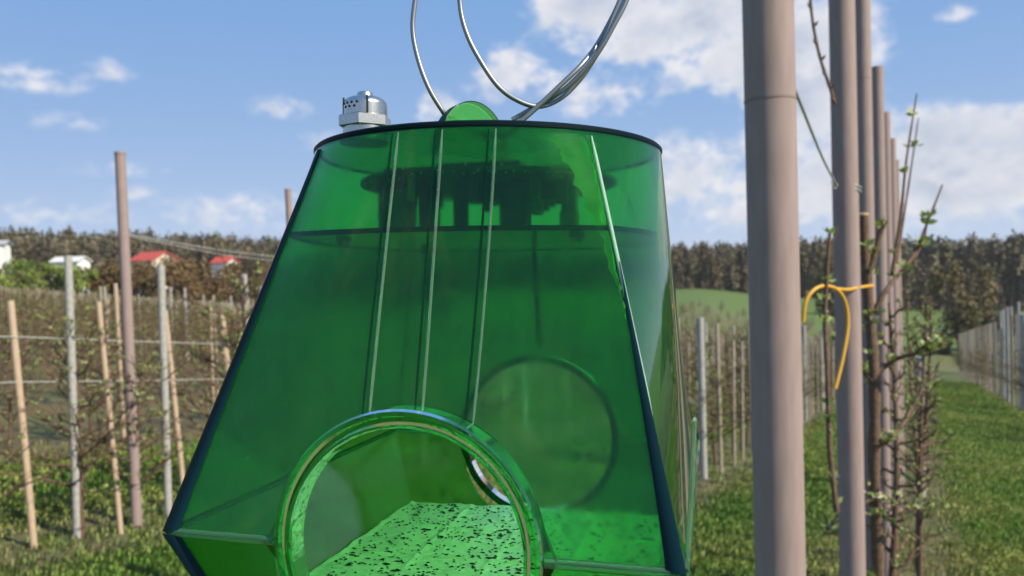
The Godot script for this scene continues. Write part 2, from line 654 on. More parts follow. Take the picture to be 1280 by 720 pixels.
	for b in bits:
		var bs := Shape.new()
		bs.box(Vector3(b[1], b[2], b[3]), Vector3(b[4], b[5], b[6]), Basis.IDENTITY, .0006)
		part(b[0], bs.mesh(), b[7], pcb)
	var solder := plain(.75, .76, .72, .25, .9)
	for i in 60:
		var pin := Shape.new()
		var an := deg_to_rad(20.0 + i * 2.35)
		var rad := .0605 if i % 2 else tr.randf_range(.050, .060)
		pin.lathe([Vector2(0, -.0006), Vector2(.0005, -.0004), Vector2(.0006, .0004), Vector2(0, .0006)], 6, Vector3(cos(an) * rad, .1414 if i % 3 else .1440, sin(an) * rad))
		part("solder_joint", pin.mesh(), solder, pcb)
	# vent plug on the lid
	var plug := Node3D.new()
	plug.name = "vent_plug"
	trap.add_child(plug)
	plug.position = Vector3(-.0425, TH + .0024, .0505)
	plug.scale = Vector3(1.14, 1.03, 1.14)
	var steel := noisy(lin(.50, .48, .44), lin(.66, .64, .59), Vector3.ONE * 120, .30, 41)
	steel.metallic = 1.0
	var body := Shape.new()
	body.lathe([Vector2(.0086, .0), Vector2(.0086, .0052), Vector2(.0084, .0056)], 40)
	part("collar", body.mesh(), steel, plug)
	var seal := Shape.new()
	seal.lathe([Vector2(.0084, -.0003), Vector2(.0092, -.0003), Vector2(.0092, .0010), Vector2(.0084, .0010)], 40)
	part("seal_ring", seal.mesh(), plain(.012, .012, .012, .7), plug)
	var nut := Shape.new()
	var hex := []
	for i in 6:
		var t := TAU * i / 6.0 + .33
		hex.append(Vector3(cos(t), 0, sin(t)) * .0104)
	for i in 6:
		var a: Vector3 = hex[i]
		var b: Vector3 = hex[(i + 1) % 6]
		var lo := Vector3.UP * .0058
		var hi := Vector3.UP * .0098
		nut.flat([b + lo, a + lo, a + hi, b + hi])
		nut.flat([b + hi, a + hi, a * .93 + hi + Vector3.UP * .0006, b * .93 + hi + Vector3.UP * .0006])
		nut.flat([b * .93 + lo - Vector3.UP * .0006, a * .93 + lo - Vector3.UP * .0006, a + lo, b + lo])
		nut.flat([Vector3.UP * .0104, b * .93 + hi + Vector3.UP * .0006, a * .93 + hi + Vector3.UP * .0006])
		nut.flat([Vector3.UP * .0052, a * .93 + lo - Vector3.UP * .0006, b * .93 + lo - Vector3.UP * .0006])
	part("hex_nut", nut.mesh(), steel, plug)
	var cap := Shape.new()
	var dome := []
	for i in 12:
		var t := PI / 2 * i / 11.0
		dome.append(Vector2(.0036 + .0050 * cos(t), .0148 + .0038 * sin(t)))
	var capp := [Vector2(.0086, .0102)]
	capp.append_array(dome)
	capp.append(Vector2(.0031, .0188))
	capp.append(Vector2(.0031, .0202))
	capp.append(Vector2(.0026, .0207))
	capp.append(Vector2(0, .0207))
	smooth_lathe(cap, capp, 48)
	part("cap", cap.mesh(), steel, plug)
	var hole_mat := plain(.01, .01, .01, .8)
	for i in 7:
		var t := deg_to_rad(72.0 + (i % 4) * 15.0 + (7.0 if i > 3 else 0.0)) + .25
		var vh := Shape.new()
		vh.lathe([Vector2(0, .0002), Vector2(.00055, .0001), Vector2(.00055, -.001)], 10, Vector3(cos(t) * .0086, .0148 if i < 4 else .0132, sin(t) * .0086), Basis(Vector3(-sin(t), 0, cos(t)), Vector3(cos(t), 0, sin(t)), Vector3.UP))
		part("vent_hole", vh.mesh(), hole_mat, plug)
	for t in [1.05, 2.45]:
		var sl := Shape.new()
		sl.box(Vector3(cos(t) * .0084, .0138, sin(t) * .0084), Vector3(.0008, .0076, .0006), Basis(Vector3.UP, PI / 2 - t))
		part("slit", sl.mesh(), hole_mat, plug)

	# the sticky sheet with the insects caught on it
	var sheet := thing("sticky_sheet", "pale sticky sheet dotted with small dark insects on the floor of the trap", "sticky sheet")
	sheet.transform = trap.transform * Transform3D(Basis.IDENTITY, Vector3(0, -.0415, 0))
	var paper := noisy(lin(.82, .84, .50), lin(.90, .92, .66), Vector3.ONE * 30, .45, 51)
	paper.uv1_world_triplanar = false
	var pp := Shape.new()
	var nx := 34
	var nz := 40
	var wob := FastNoiseLite.new()
	wob.frequency = 28.0
	wob.seed = 8
	var grid := []
	var sx := .1560
	var sz := .1880
	var lift := func(x: float, z: float) -> float: return wob.get_noise_2d(x, z) * .0016 + .0007 * exp(-pow(fposmod(x + .0195, .039) - .0195, 2) * 4e5) + .0007 * exp(-pow(fposmod(z + .0235, .047) - .0235, 2) * 4e5)
	for i in nx * 3 + 1:
		var line := []
		for j in nz * 3 + 1:
			var x := sx * (i / (nx * 3.0) - .5)
			var z := sz * (j / (nz * 3.0) - .5)
			var m := Vector3(lift.call(x - .0004, z) - lift.call(x + .0004, z), .0008, lift.call(x, z - .0004) - lift.call(x, z + .0004)).normalized()
			line.append(pp.vert(Vector3(x, lift.call(x, z), z), m))
		grid.append(line)
	for i in nx * 3:
		for j in nz * 3:
			pp.quad(grid[i][j], grid[i + 1][j], grid[i + 1][j + 1], grid[i][j + 1])
	pp.box(Vector3(0, -.0024, 0), Vector3(sx, .0008, sz))
	part("paper", pp.mesh(), paper, sheet)
	var bugs := []
	for k in 4:
		var bg := Shape.new()
		var l := [.0026, .0034, .0019, .0030][k] as float
		bg.tube([Vector3(-l, .0006, 0), Vector3(-l * .5, .0009, 0), Vector3(l * .1, .0010, 0), Vector3(l * .55, .0009, 0), Vector3(l, .0006, 0)], [.0001, .0005, .0007, .0005, .0002], 6)
		for s in [-1.0, 1.0]:
			bg.flat([Vector3(l * .3, .0011, 0), Vector3(-l * .1, .0008, s * .0016), Vector3(-l * 1.3, .0006, s * .0013), Vector3(-l * .6, .0010, s * .0002)])
		bugs.append(bg.mesh())
	var chitin := [plain(.025, .028, .016, .6), plain(.045, .036, .020, .6), plain(.03, .04, .02, .6)]
	var clump := FastNoiseLite.new()
	clump.seed = 30
	clump.frequency = 22.0
	for i in 300:
		var x := 0.0
		var z := 0.0
		for tries in 6:
			x = sx * (rng.randf() - .5) * .97
			z = sz * (rng.randf() - .5) * .97
			if clump.get_noise_2d(x, z) > rng.randf_range(-.35, .45):
				break
		var b := part("insect", bugs[rng.randi() % 4], chitin[rng.randi() % 3], sheet)
		b.position = Vector3(x, lift.call(x, z), z)
		b.rotation.y = rng.randfn() * .5 + (PI if rng.randf() < .5 else 0.0)
		b.scale = Vector3.ONE * rng.randf_range(.36, .68)

	var many := []
	for i in 1200:
		var x := sx * (rng.randf() - .5) * .97
		var z := sz * (rng.randf() - .5) * .97
		many.append(Transform3D(Basis(Vector3.UP, rng.randfn() * .6).scaled(Vector3.ONE * rng.randf_range(.22, .5)), Vector3(x, lift.call(x, z), z)))
	scatter("insect_specks", bugs[2], chitin[0], many, sheet).set_meta("kind", "stuff")

	# the wire that the trap hangs from
	var wire := thing("hanging_wire", "looped bare steel wire that the green trap hangs from", "wire")
	var steel_wire := plain(.27, .28, .29, .42, .8)
	var hub := trap.transform * (lug_part.position + Vector3(0, .012, 0))
	var zc := -hub.z
	for strand in [
		[[hub], [562, 149, .004], [552, 137, .002], [536, 110, 0.], [523, 75, 0.], [516, 38, 0.], [519, 0, 0.], [528, -60, 0.], [560, -170, 0.02], [640, -260, .03], [760, -300, .03]],
		[[800, -320, .03], [690, -260, .02], [610, -150, .01], [576, -40, 0.], [575, 5, 0.], [582, 38, 0.], [597, 70, 0.], [622, 107, 0.], [648, 126, 0.], [675, 133, .002], [702, 122, .006], [726, 98, .006], [746, 68, .004], [765, 35, 0.], [781, 0, 0.], [798, -50, 0.], [812, -150, .01], [810, -330, .03]],
		[[hub], [628, 165, -.004], [645, 156, -.004], [668, 137, -.004], [700, 107, -.004], [726, 82, -.002], [745, 58, .004], [762, 28, .006], [775, 0, .006], [792, -50, .006], [806, -150, .012], [806, -330, .03]],
		[[640, 150, .004], [668, 134, .003], [702, 114, .0], [730, 88, -.002], [750, 62, -.004], [768, 30, -.005], [784, -2, -.005], [800, -55, -.005], [814, -150, .004], [803, -330, .03]]]:
		var p := []
		for q in strand:
			p.append(q[0] if q.size() == 1 else at(q[0], q[1], zc + q[2]))
		p = spline(p, 8)
		var ws := Shape.new()
		ws.tube(p, range(p.size()).map(func(_i): return .00125), 12)
		part("strand", ws.mesh(), steel_wire, wire)


func smooth_lathe(s: Shape, profile: Array, sides: int) -> void:
	var base := s.v.size()
	for i in profile.size():
		var a: Vector2 = profile[maxi(i - 1, 0)]
		var b: Vector2 = profile[mini(i + 1, profile.size() - 1)]
		var e := (b - a).normalized()
		for k in sides + 1:
			var t := TAU * k / sides
			s.vert(Vector3(cos(t) * profile[i].x, profile[i].y, sin(t) * profile[i].x), Vector3(cos(t) * e.y, -e.x, sin(t) * e.y).normalized())
	for i in profile.size() - 1:
		for k in sides:
			var j := base + i * (sides + 1) + k
			s.quad(j, j + sides + 1, j + sides + 2, j + 1)

# ------------------------------------------------------------------ the land
const ROW_U := Vector2(0.4508, 0.8926)   # direction of the orchard rows (x, depth)
const ROW_V := Vector2(0.8926, -0.4508)  # across the rows, to the right


func far_slope(q: float) -> float:
	var k := [[-1.5, .012], [-.62, .014], [-.3, .020], [0.0, .026], [.22, .031], [.36, .046], [.52, .066], [.8, .075], [1.5, .08]]
	if q <= k[0][0]:
		return k[0][1]
	for i in k.size() - 1:
		if q < k[i + 1][0]:
			return lerpf(k[i][1], k[i + 1][1], smoothstep(k[i][0], k[i + 1][0], q))
	return k[-1][1]


func height(x: float, z: float) -> float:
	var d := -z
	var slope := .070 * d + .097 * x
	var near := -30.0 * tanh(slope / 30.0)
	if d < 30.0:
		return near
	var dist := maxf(d, 1.0)
	var far := 1.6 - 220.0 * far_slope(x / dist) + maxf(0.0, dist - 240.0) * 0.015
	return lerpf(near, far, smoothstep(66.0, 120.0, dist))


func row_point(l: float, a: float) -> Vector3:
	var p := ROW_V * l + ROW_U * a
	return Vector3(p.x, height(p.x, -p.y), -p.y)


func in_view(p: Vector3, margin := 60.0) -> bool:
	var q := eye_basis.transposed() * (p - EYE)
	if q.z > -0.5:
		return false
	var px := 640.0 + FOCAL * q.x / -q.z
	return px > -margin and px < 1280.0 + margin


var rows_right := [3.1, 6.3, 9.5]
var rows_left := []


func lane_wear(x: float, d: float) -> float:     # 1 on the bare strip under a row
	var l := ROW_V.x * x + ROW_V.y * d
	var a := ROW_U.x * x + ROW_U.y * d
	if a > 130.0 or a < -6.0:
		return 0.0
	var best := absf(l + .207)
	for r in rows_right:
		best = minf(best, absf(l - r))
	if l < -1.0:
		if l > -3.6:
			best = minf(best, absf(l + 2.3) if a > 7.0 else 9.0)
		else:
			best = minf(best, absf(fposmod(l + 4.95 + 1.475, 2.95) - 1.475))
	return smoothstep(.75, .35, best)


func build_ground() -> void:
	var g := Shape.new()
	g.coloured = true
	var n1 := FastNoiseLite.new()
	n1.seed = 3
	n1.frequency = .35
	n1.fractal_octaves = 4
	var n2 := FastNoiseLite.new()
	n2.seed = 9
	n2.frequency = 2.1
	n2.fractal_octaves = 3
	var rings := []
	var r := 0.0
	while r < 900.0:
		rings.append(r)
		r += 0.35 if r < 2.0 else r * (.022 if r < 90.0 else .05)
	var angles := []
	var a := -180.0
	while a <= 180.01:
		angles.append(deg_to_rad(a))
		a += 0.5 if absf(a + 1e-4) < 42.0 else 2.0
	var ids := []
	for ri in rings.size():
		var line := []
		for t in angles:
			var x: float = rings[ri] * sin(t)
			var d: float = rings[ri] * cos(t)
			var y := height(x, -d)
			var e: float = .2 + rings[ri] * .01
			var m := Vector3(height(x - e, -d) - height(x + e, -d), 2 * e, height(x, -d - e) - height(x, -d + e)).normalized()
			var u := n1.get_noise_2d(x, d)
			var v := n2.get_noise_2d(x, d)
			var grass := Color(.085, .17, .024).lerp(Color(.22, .20, .065), clampf(.35 + u * 1.1 + v * .35, 0, 1))
			var bare := Color(.17, .125, .075).lerp(Color(.12, .12, .045), clampf(.4 + v * 1.2, 0, 1))
			var c := grass.lerp(bare, lane_wear(x, d) * clampf(.75 + v, 0, 1))
			if x < -.1 * d and ROW_V.x * x + ROW_V.y * d < -7.6:
				c = c.lerp(Color(.165, .115, .055).lerp(Color(.13, .12, .045), clampf(.5 + v * 1.5, 0, 1)), .75)
			if x > 0.0 and d > 60.0:
				c = c.lerp(Color(.15, .17, .05), .5)
			if d > 75.0:
				var meadow := Color(.11, .19, .03) if x > -20.0 else Color(.12, .13, .05)
				c = c.lerp(meadow, smoothstep(78.0 if x < 0.0 else 112.0, 95.0 if x < 0.0 else 125.0, d))
			y += v * .03 * clampf(1.0 - rings[ri] / 60.0, 0, 1)
			g.tint = c
			line.append(g.vert(Vector3(x, y, -d), m, Vector2(x, d)))
		ids.append(line)
	for i in rings.size() - 1:
		for j in angles.size() - 1:
			if i == 0:
				g.tri(ids[1][j], ids[1][j + 1], ids[0][j])
			else:
				g.quad(ids[i][j], ids[i][j + 1], ids[i + 1][j + 1], ids[i + 1][j])
	var m := plain(1, 1, 1, .95)
	m.vertex_color_use_as_albedo = true
	var tn := FastNoiseLite.new()
	tn.frequency = .06
	tn.fractal_octaves = 4
	var tex := NoiseTexture2D.new()
	tex.width = 512
	tex.height = 512
	tex.seamless = true
	tex.noise = tn
	var ramp := Gradient.new()
	ramp.colors = PackedColorArray([Color(.72, .70, .66), Color(1, 1, 1)])
	tex.color_ramp = ramp
	m.albedo_texture = tex
	m.uv1_triplanar = true
	m.uv1_world_triplanar = true
	m.uv1_scale = Vector3.ONE * .9
	structure("ground", g.mesh(), m)


func scatter(called: String, mesh: Mesh, mat: Material, places: Array, parent: Node, tints := []) -> MultiMeshInstance3D:
	var mm := MultiMesh.new()
	mm.transform_format = MultiMesh.TRANSFORM_3D
	mm.use_colors = not tints.is_empty()
	mm.mesh = mesh
	mm.instance_count = places.size()
	for i in places.size():
		mm.set_instance_transform(i, places[i])
		if tints.size():
			mm.set_instance_color(i, tints[i])
	var o := MultiMeshInstance3D.new()
	o.name = numbered(called) if parent == self else called
	o.multimesh = mm
	o.material_override = mat
	if parent == self:
		o.set_meta("kind", "stuff")
	parent.add_child(o, true)
	return o


func leafy(m: StandardMaterial3D, amount := .5) -> StandardMaterial3D:
	m.backlight_enabled = true
	m.backlight = Color(amount, amount, amount)
	m.cull_mode = BaseMaterial3D.CULL_DISABLED
	m.vertex_color_use_as_albedo = true
	m.roughness = .7
	return m


func build_grass() -> void:
	for kind in 3:
		var s := Shape.new()
		for k in 9:
			var a := rng.randf() * TAU
			var lean := rng.randf_range(.2, .9)
			var h := rng.randf_range(.5, 1.0) * (.052 if kind < 2 else .034)
			var o := Vector3(rng.randf_range(-.05, .05), 0, rng.randf_range(-.05, .05))
			var side := Vector3(cos(a), 0, sin(a)) * .0035
			var dir := Vector3(-sin(a), 0, cos(a)) * lean
			var n := Vector3(-sin(a), .8, cos(a)).normalized()
			var i0 := s.vert(o - side, n)
			var i1 := s.vert(o + side, n)
			var i2 := s.vert(o + dir * h * .35 + Vector3.UP * h * .6 - side * .8, n)
			var i3 := s.vert(o + dir * h * .35 + Vector3.UP * h * .6 + side * .8, n)
			var i4 := s.vert(o + dir * h + Vector3.UP * h * .9, n)
			s.quad(i0, i1, i3, i2)
			s.tri(i2, i3, i4)
		var places := []
		var tints := []
		var patch := FastNoiseLite.new()
		patch.seed = 14
		patch.frequency = .5
		for i in 58000:
			var d := 2.6 + 40.0 * pow(rng.randf(), 1.6)
			var q := rng.randf_range(-.74, .74)
			var x := q * d
			if q > -.42 and q < .17 and d < 12.0 and rng.randf() < .6:
				continue
			var wear := lane_wear(x, d)
			if x < 0.0 and ROW_V.x * x + ROW_V.y * d < -8.3 + .9 * rng.randf():
				continue
			if rng.randf() < wear * .82:
				continue
			var sc := rng.randf_range(.7, 1.5) * (1.0 + d * .035)
			places.append(Transform3D(Basis(Vector3.UP, rng.randf() * TAU).scaled(Vector3.ONE * sc), Vector3(x, height(x, -d) - .006, -d)))
			tints.append(Color(.115, .25, .026).lerp(Color(.33, .36, .09), clampf(pow(rng.randf(), 1.7) + patch.get_noise_2d(x, d) * .9, 0, 1)).lerp(Color(.22, .17, .09), .7 * wear * rng.randf()))
		scatter("grass", s.mesh(), leafy(plain(1, 1, 1), .6), places, self, tints)


# a young orchard tree: wood and leaves as two meshes
func apple_tree(tall: float, spread: float, limbs: int, leaf_share: float, leaf_size: float, seed_: int, fine := 5, thick := .022, twigs := 3) -> Array:
	var r := RandomNumberGenerator.new()
	r.seed = seed_
	var wood := Shape.new()
	var leaf := Shape.new()
	leaf.coloured = true
	var stem := []
	var radii := []
	var lean := Vector3(r.randf_range(-.06, .06), 0, r.randf_range(-.06, .06))
	for i in 8:
		var t := i / 7.0
		stem.append(Vector3(sin(t * 5.0 + seed_) * .02, t * tall, cos(t * 4.0 + seed_) * .02) + lean * t * tall)
		radii.append(lerpf(thick, .006, t))
	wood.tube(stem, radii, fine + 1)
	for b in limbs:
		var t := lerpf(.22, .97, (b + r.randf()) / limbs)
		var f := t * 7.0
		var o: Vector3 = stem[int(f)].lerp(stem[mini(int(f) + 1, 7)], f - int(f))
		var az := b * 2.4 + r.randf_range(-.5, .5)
		var reach: float = spread * (1.15 - .75 * t) * r.randf_range(.55, 1.2)
		var up := r.randf_range(-.15, .75) + maxf(0.0, t - .75) * 3.0
		var dir := Vector3(cos(az), up, sin(az)).normalized()
		var p := []
		var pr := []
		for i in 5:
			var k := i / 4.0
			p.append(o + dir * reach * k + Vector3(0, reach * .22 * k * k, 0) + Vector3(r.randf_range(-1, 1), r.randf_range(-1, 1), r.randf_range(-1, 1)) * .03 * k)
			pr.append(lerpf(.0095 * (1.3 - t * .6), .0028, k))
		wood.tube(p, pr, fine, false)
		for s in twigs:
			var k := r.randf_range(.15, .95)
			var o2: Vector3 = p[int(k * 4)].lerp(p[mini(int(k * 4) + 1, 4)], k * 4 - int(k * 4))
			var d2 := (dir + Vector3(r.randf_range(-1, 1), r.randf_range(-.2, 1.2), r.randf_range(-1, 1)) * .9).normalized()
			var l2 := reach * r.randf_range(.2, .5)
			wood.tube([o2, o2 + d2 * l2 * .5, o2 + d2 * l2 + Vector3.UP * l2 * .1], [.0042, .0034, .0022], 3, false)
			for c in 2:
				if r.randf() < leaf_share:
					bud(leaf, r, o2 + d2 * l2 * r.randf_range(.3, 1.0), leaf_size)
		for c in 4:
			if r.randf() < leaf_share:
				var k2 := r.randf_range(.15, 1.0)
				bud(leaf, r, p[int(k2 * 3.99)].lerp(p[int(k2 * 3.99) + 1], r.randf()), leaf_size)
	return [wood.mesh(), leaf.mesh()]


# a tuft of unfolding leaves round pale flower buds
func bud(s: Shape, r: RandomNumberGenerator, o: Vector3, size: float) -> void:
	var pale := r.randf() < .42
	for k in (6 if size > .025 else 4):
		var a := r.randf() * TAU
		var out := Vector3(cos(a), r.randf_range(.1, 1.3), sin(a)).normalized()
		var side := out.cross(Vector3(r.randf_range(-1, 1), r.randf_range(-1, 1), r.randf_range(-1, 1))).normalized()
		var n := out.cross(side).normalized()
		var l := size * r.randf_range(.6, 1.2)
		s.tint = Color(.40, .45, .17).lerp(Color(.20, .29, .06), r.randf())
		if pale and k < 2:
			s.tint = Color(.72, .62, .52)
			l *= .7
		var w := l * .28
		var i0 := s.vert(o, n)
		var i1 := s.vert(o + out * l * .5 + side * w + n * l * .08, (n - side * .3).normalized())
		var i2 := s.vert(o + out * l * .5 - side * w + n * l * .08, (n + side * .3).normalized())
		var i3 := s.vert(o + out * l, n)
		s.tri(i0, i1, i3)
		s.tri(i0, i3, i2)


func post_shape(r: float, tall: float, lean := Vector2.ZERO, sides := 14) -> ArrayMesh:
	var s := Shape.new()
	var o := Vector3(lean.x, 0, lean.y)
	s.tube([Vector3.DOWN * .25 - o * .1, o * .3 + Vector3.UP * tall * .3, o * .7 + Vector3.UP * tall * .7, o + Vector3.UP * tall], [r, r, r, r * .98], sides)
	return s.mesh()


func noisy(a: Color, b: Color, scale: Vector3, rough: float, seed_: int, bump := 0.0) -> StandardMaterial3D:
	var m := StandardMaterial3D.new()
	m.roughness = rough
	var tn := FastNoiseLite.new()
	tn.seed = seed_
	tn.frequency = .03
	tn.fractal_octaves = 5
	var tex := NoiseTexture2D.new()
	tex.width = 256
	tex.height = 256
	tex.seamless = true
	tex.noise = tn
	var ramp := Gradient.new()
	ramp.offsets = PackedFloat32Array([.2, .8])
	ramp.colors = PackedColorArray([a, b])
	tex.color_ramp = ramp
	m.albedo_texture = tex
	m.uv1_triplanar = true
	m.uv1_world_triplanar = true
	m.uv1_scale = scale
	if bump > 0.0:
		m.heightmap_enabled = true
		m.heightmap_texture = tex
		m.heightmap_scale = bump
	return m


var pole_paint: Material
var pale_wood: Material
var grey_post: Material
var bark: Material
var wire_metal: Material
var leaf_green: Material
var weathered: Material


func build_materials() -> void:
	pole_paint = noisy(lin(.262, .194, .182), lin(.302, .229, .217), Vector3(7, 1.1, 7), .75, 21, .05)
	pale_wood = noisy(lin(.38, .27, .18), lin(.50, .385, .28), Vector3(14, 1.2, 14), .85, 22)
	grey_post = noisy(lin(.27, .265, .25), lin(.42, .41, .385), Vector3(9, 2.5, 9), .7, 23)
	bark = noisy(lin(.085, .050, .032), lin(.19, .12, .08), Vector3(11, 5, 11), .9, 24)
	wire_metal = plain(.55, .54, .50, .5, .3)
	leaf_green = leafy(plain(1, 1, 1), .7)
	weathered = noisy(lin(.26, .215, .16), lin(.42, .36, .29), Vector3(14, 1.5, 14), .85, 25)


func build_orchard() -> void:
	for l in 24:
		rows_left.append(-4.95 - 2.95 * l)

	# --- the row of tall painted poles, from the one beside the trap onwards
	var px := [967.0, 1058.5, 1083.0, 1100.5, 1109.5, 1117.0, 1121.5]
	var tops := [1.75, 1.62, 1.33, 1.23, 1.17, 1.15, 1.1]
	var names := ["thick brown painted trellis pole nearest to the green trap, a seam ring round it", "brown trellis pole with wire tie and yellow tubing, second in the row beside trap", "third brown trellis pole from the trap, rising past the pruned tree stubs", "fourth brown trellis pole from the trap, its flat top just below the cloud"]
	for k in px.size():
		var p := at(px[k], 336.0, 1.3 * (k + 1))
		var g := height(p.x, p.z)
		var top: float = EYE.y + tops[k]
		var lab: String = names[k] if k < 4 else "far brown trellis pole in the receding row behind the fourth pole"
		var o := thing("trellis_pole", lab, "pole", Vector3(p.x, g, p.z), "brown poles in the row beside the trap")
		var s := Shape.new()
		var tall := top - g
		s.tube([Vector3.DOWN * .3, Vector3.UP * tall * .5, Vector3.UP * (tall - .004), Vector3.UP * tall], [.0400, .0400, .0400, .0385], 40)
		part("shaft", s.mesh(), pole_paint, o)
		if k != 0 and k != 2:
			continue
		var seam := Shape.new()
		var hs: float = (at(px[0], 127, 1.3).y if k == 0 else EYE.y + rng.randf_range(.1, .9)) - g
		seam.lathe([Vector2(.0398, -.0016), Vector2(.0407, -.0016), Vector2(.0407, .0016), Vector2(.0398, .0016)], 40, Vector3.UP * hs)
		part("seam_ring", seam.mesh(), plain(.22, .165, .155, .8), o)

	# --- left front row, post by post
	var front := [
		[13, 376, 4.93, "wood", .021, "pale wooden stake at the left edge of the orchard"],
		[85, 320, 5.20, "grey", .025, "slim grey post taller than the wooden stakes at its sides"],
		[123, 377, 5.42, "wood", .018, "pale wooden stake between the slim grey post and the tall brown pole"],
		[150, 191, 5.57, "pole", .036, "tall brown pole standing alone on the left, higher than the forest"],
		[201, 331, 5.87, "grey", .027, "whitish post right of the tall brown pole with a wooden stake behind"],
		[206, 388, 6.05, "wood", .020, "wooden stake right behind the whitish post"],
		[277, 393, 6.40, "wood", .024, "short pale stake left of the trap, below the red roof"],
		[305, 343, 6.60, "grey", .026, "pale grey post touching the left edge of the trap in the picture"],
		[360, 237, 8.2, "pole", .033, "brown pole peeping out above the forest beside the trap's left edge"]]
	for f in front:
		var top := at(f[0], f[1], f[2])
		var foot := at(f[0] + (26 if f[3] == "wood" else 17 if f[3] == "pole" else 8) , 700, f[2])
		var g := height(foot.x, top.z)
		var o := thing({"wood": "wooden_stake", "grey": "grey_post", "pole": "trellis_pole"}[f[3]], f[5], {"wood": "stake", "grey": "post", "pole": "pole"}[f[3]], Vector3(foot.x, g, top.z), "posts of the front left row")
		part("shaft", post_shape(f[4], top.y - g, Vector2(top.x - foot.x, 0), 20), {"wood": pale_wood, "grey": grey_post, "pole": pole_paint}[f[3]], o)
		if f[3] != "wood":
			var c := Shape.new()
			c.lathe([Vector2(0, .012), Vector2(f[4] * .7, .010), Vector2(f[4] * 1.06, .004), Vector2(f[4] * 1.06, -.012)].map(func(q): return q) if f[3] == "pole" else [Vector2(0, .004), Vector2(f[4] * .96, 0)], 20, Vector3(top.x - foot.x, top.y - g, 0))
			part("cap", c.mesh(), pole_paint if f[3] == "pole" else grey_post, o)

	# --- trees: five shapes shared by all rows
	var kinds := []
	for k in 6:
		kinds.append(apple_tree(1.42 + .06 * k, .60 + .05 * (k % 3), 38 + k, .24, .032, 40 + k, 3, .024, 7))
	var near_kinds := []
	for k in 4:
		near_kinds.append(apple_tree(1.8 + .1 * k, .19, 38, .42, .020, 80 + k, 5, .022, 4))
	var stake_mesh := post_shape(.018, 1.55, Vector2(.02, .01), 7)
	var stake_mesh2 := post_shape(.022, 1.75, Vector2(-.015, .02), 7)
	var post_mesh := post_shape(.036, 1.95, Vector2.ZERO, 10)
	var spots := []
	for l in [3.1, 6.3, 9.5]:
		var a := 14.0 if l < 4.0 else 20.0
		while a < 78.0:
			spots.append([l, a])
			a += .55
	var a2 := 9.4
	while a2 < 128.0:
		spots.append([-2.3, a2])
		a2 += .6
	for l in rows_left:
		var a: float = -l * .05
		while a < 128.0:
			spots.append([l, a])
			a += .62
	var todo := []
	for s in spots:
		var p := row_point(s[0] + rng.randf_range(-.05, .05), s[1] + rng.randf_range(-.2, .2))
		if in_view(p, 120) and -p.z < (62.0 if s[0] > 0.0 else (78.0 if p.x < 0.0 else 118.0)):
			if p.z < -64.0 and p.x > 0.0 and rng.randf() < .5:
				continue
			var screen := eye_basis.transposed() * (p - EYE)
			var sx := 640.0 + FOCAL * screen.x / -screen.z
			if sx > 400.0 and sx < 800.0:
				if rng.randf() < .6:
					continue
			todo.append([-p.z, p, s[0], rng.randi() % 6, rng.randf()])
	todo.sort_custom(func(x, y): return x[0] < y[0])
	var far_stakes := []
	var far_trees := [[], [], [], [], [], []]
	var n_tree := 0
	var n_stake := 0
	for t in todo:
		var p: Vector3 = t[1]
		var left: bool = p.x < -.35 * t[0]
		var turn := Basis(Vector3.UP, t[4] * TAU).scaled(Vector3.ONE * (.85 + .25 * fmod(t[4] * 7.3, 1.0)) * (1.25 if t[2] > 0 else (.88 if left else 1.0)))
		var where := "in the rows of the left slope" if left else ("in the rows between trap and tall poles" if t[2] < 0 else "in the row along the right of the grass lane")
		var skip: bool = not left and (t[4] * 17.0 - floor(t[4] * 17.0)) < (.62 if t[2] > 0 else .45)
		if skip:
			pass
		elif n_tree < 200:
			n_tree += 1
			var o := thing("orchard_tree", "thin budding orchard tree " + where, "fruit tree", p, "orchard trees " + where)
			o.basis = turn
			part("trunk", kinds[t[3]][0], bark, o)
			part("leaves", kinds[t[3]][1], leaf_green, o)
		else:
			far_trees[t[3]].append(Transform3D(turn, p))
		var off := Vector3(ROW_U.x, 0, -ROW_U.y) * .12 + (Vector3.ZERO if left else Vector3(ROW_V.x, 0, -ROW_V.y) * (-.22 if t[2] > 0 else .22))
		var is_post := fmod(t[4] * 13.0, 1.0) < .16
		if t[2] == -4.95 and t[0] < 9.0 and left:
			continue
		if left and t[0] < 34.0 and fmod(t[4] * 29.0, 1.0) > .05 + t[0] * .010:
			continue
		var tall := Basis.IDENTITY.scaled(Vector3(1.2, 1.72, 1.2)) if t[2] > 0 else Basis.IDENTITY
		if n_stake < 240:
			n_stake += 1
			var o := thing("grey_post" if is_post else "wooden_stake", ("grey concrete post " if is_post else "thin pale wooden stake ") + where, "post" if is_post else "stake", p + off, ("grey posts " if is_post else "wooden stakes ") + where)
			o.basis = tall
			part("shaft", post_mesh if is_post else (stake_mesh if t[3] < 3 else stake_mesh2), grey_post if is_post else (pale_wood if left and t[3] % 2 else weathered), o)
		else:
			far_stakes.append(Transform3D(tall, p + off))
	for k in 6:
		if far_trees[k].size():
			scatter("distant_orchard_trees", kinds[k][0], bark, far_trees[k], self)
			scatter("distant_orchard_leaves", kinds[k][1], leaf_green, far_trees[k], self)
	if far_stakes.size():
		scatter("distant_stakes", stake_mesh2, weathered, far_stakes, self)
	print("trees ", todo.size(), " far ", far_stakes.size())

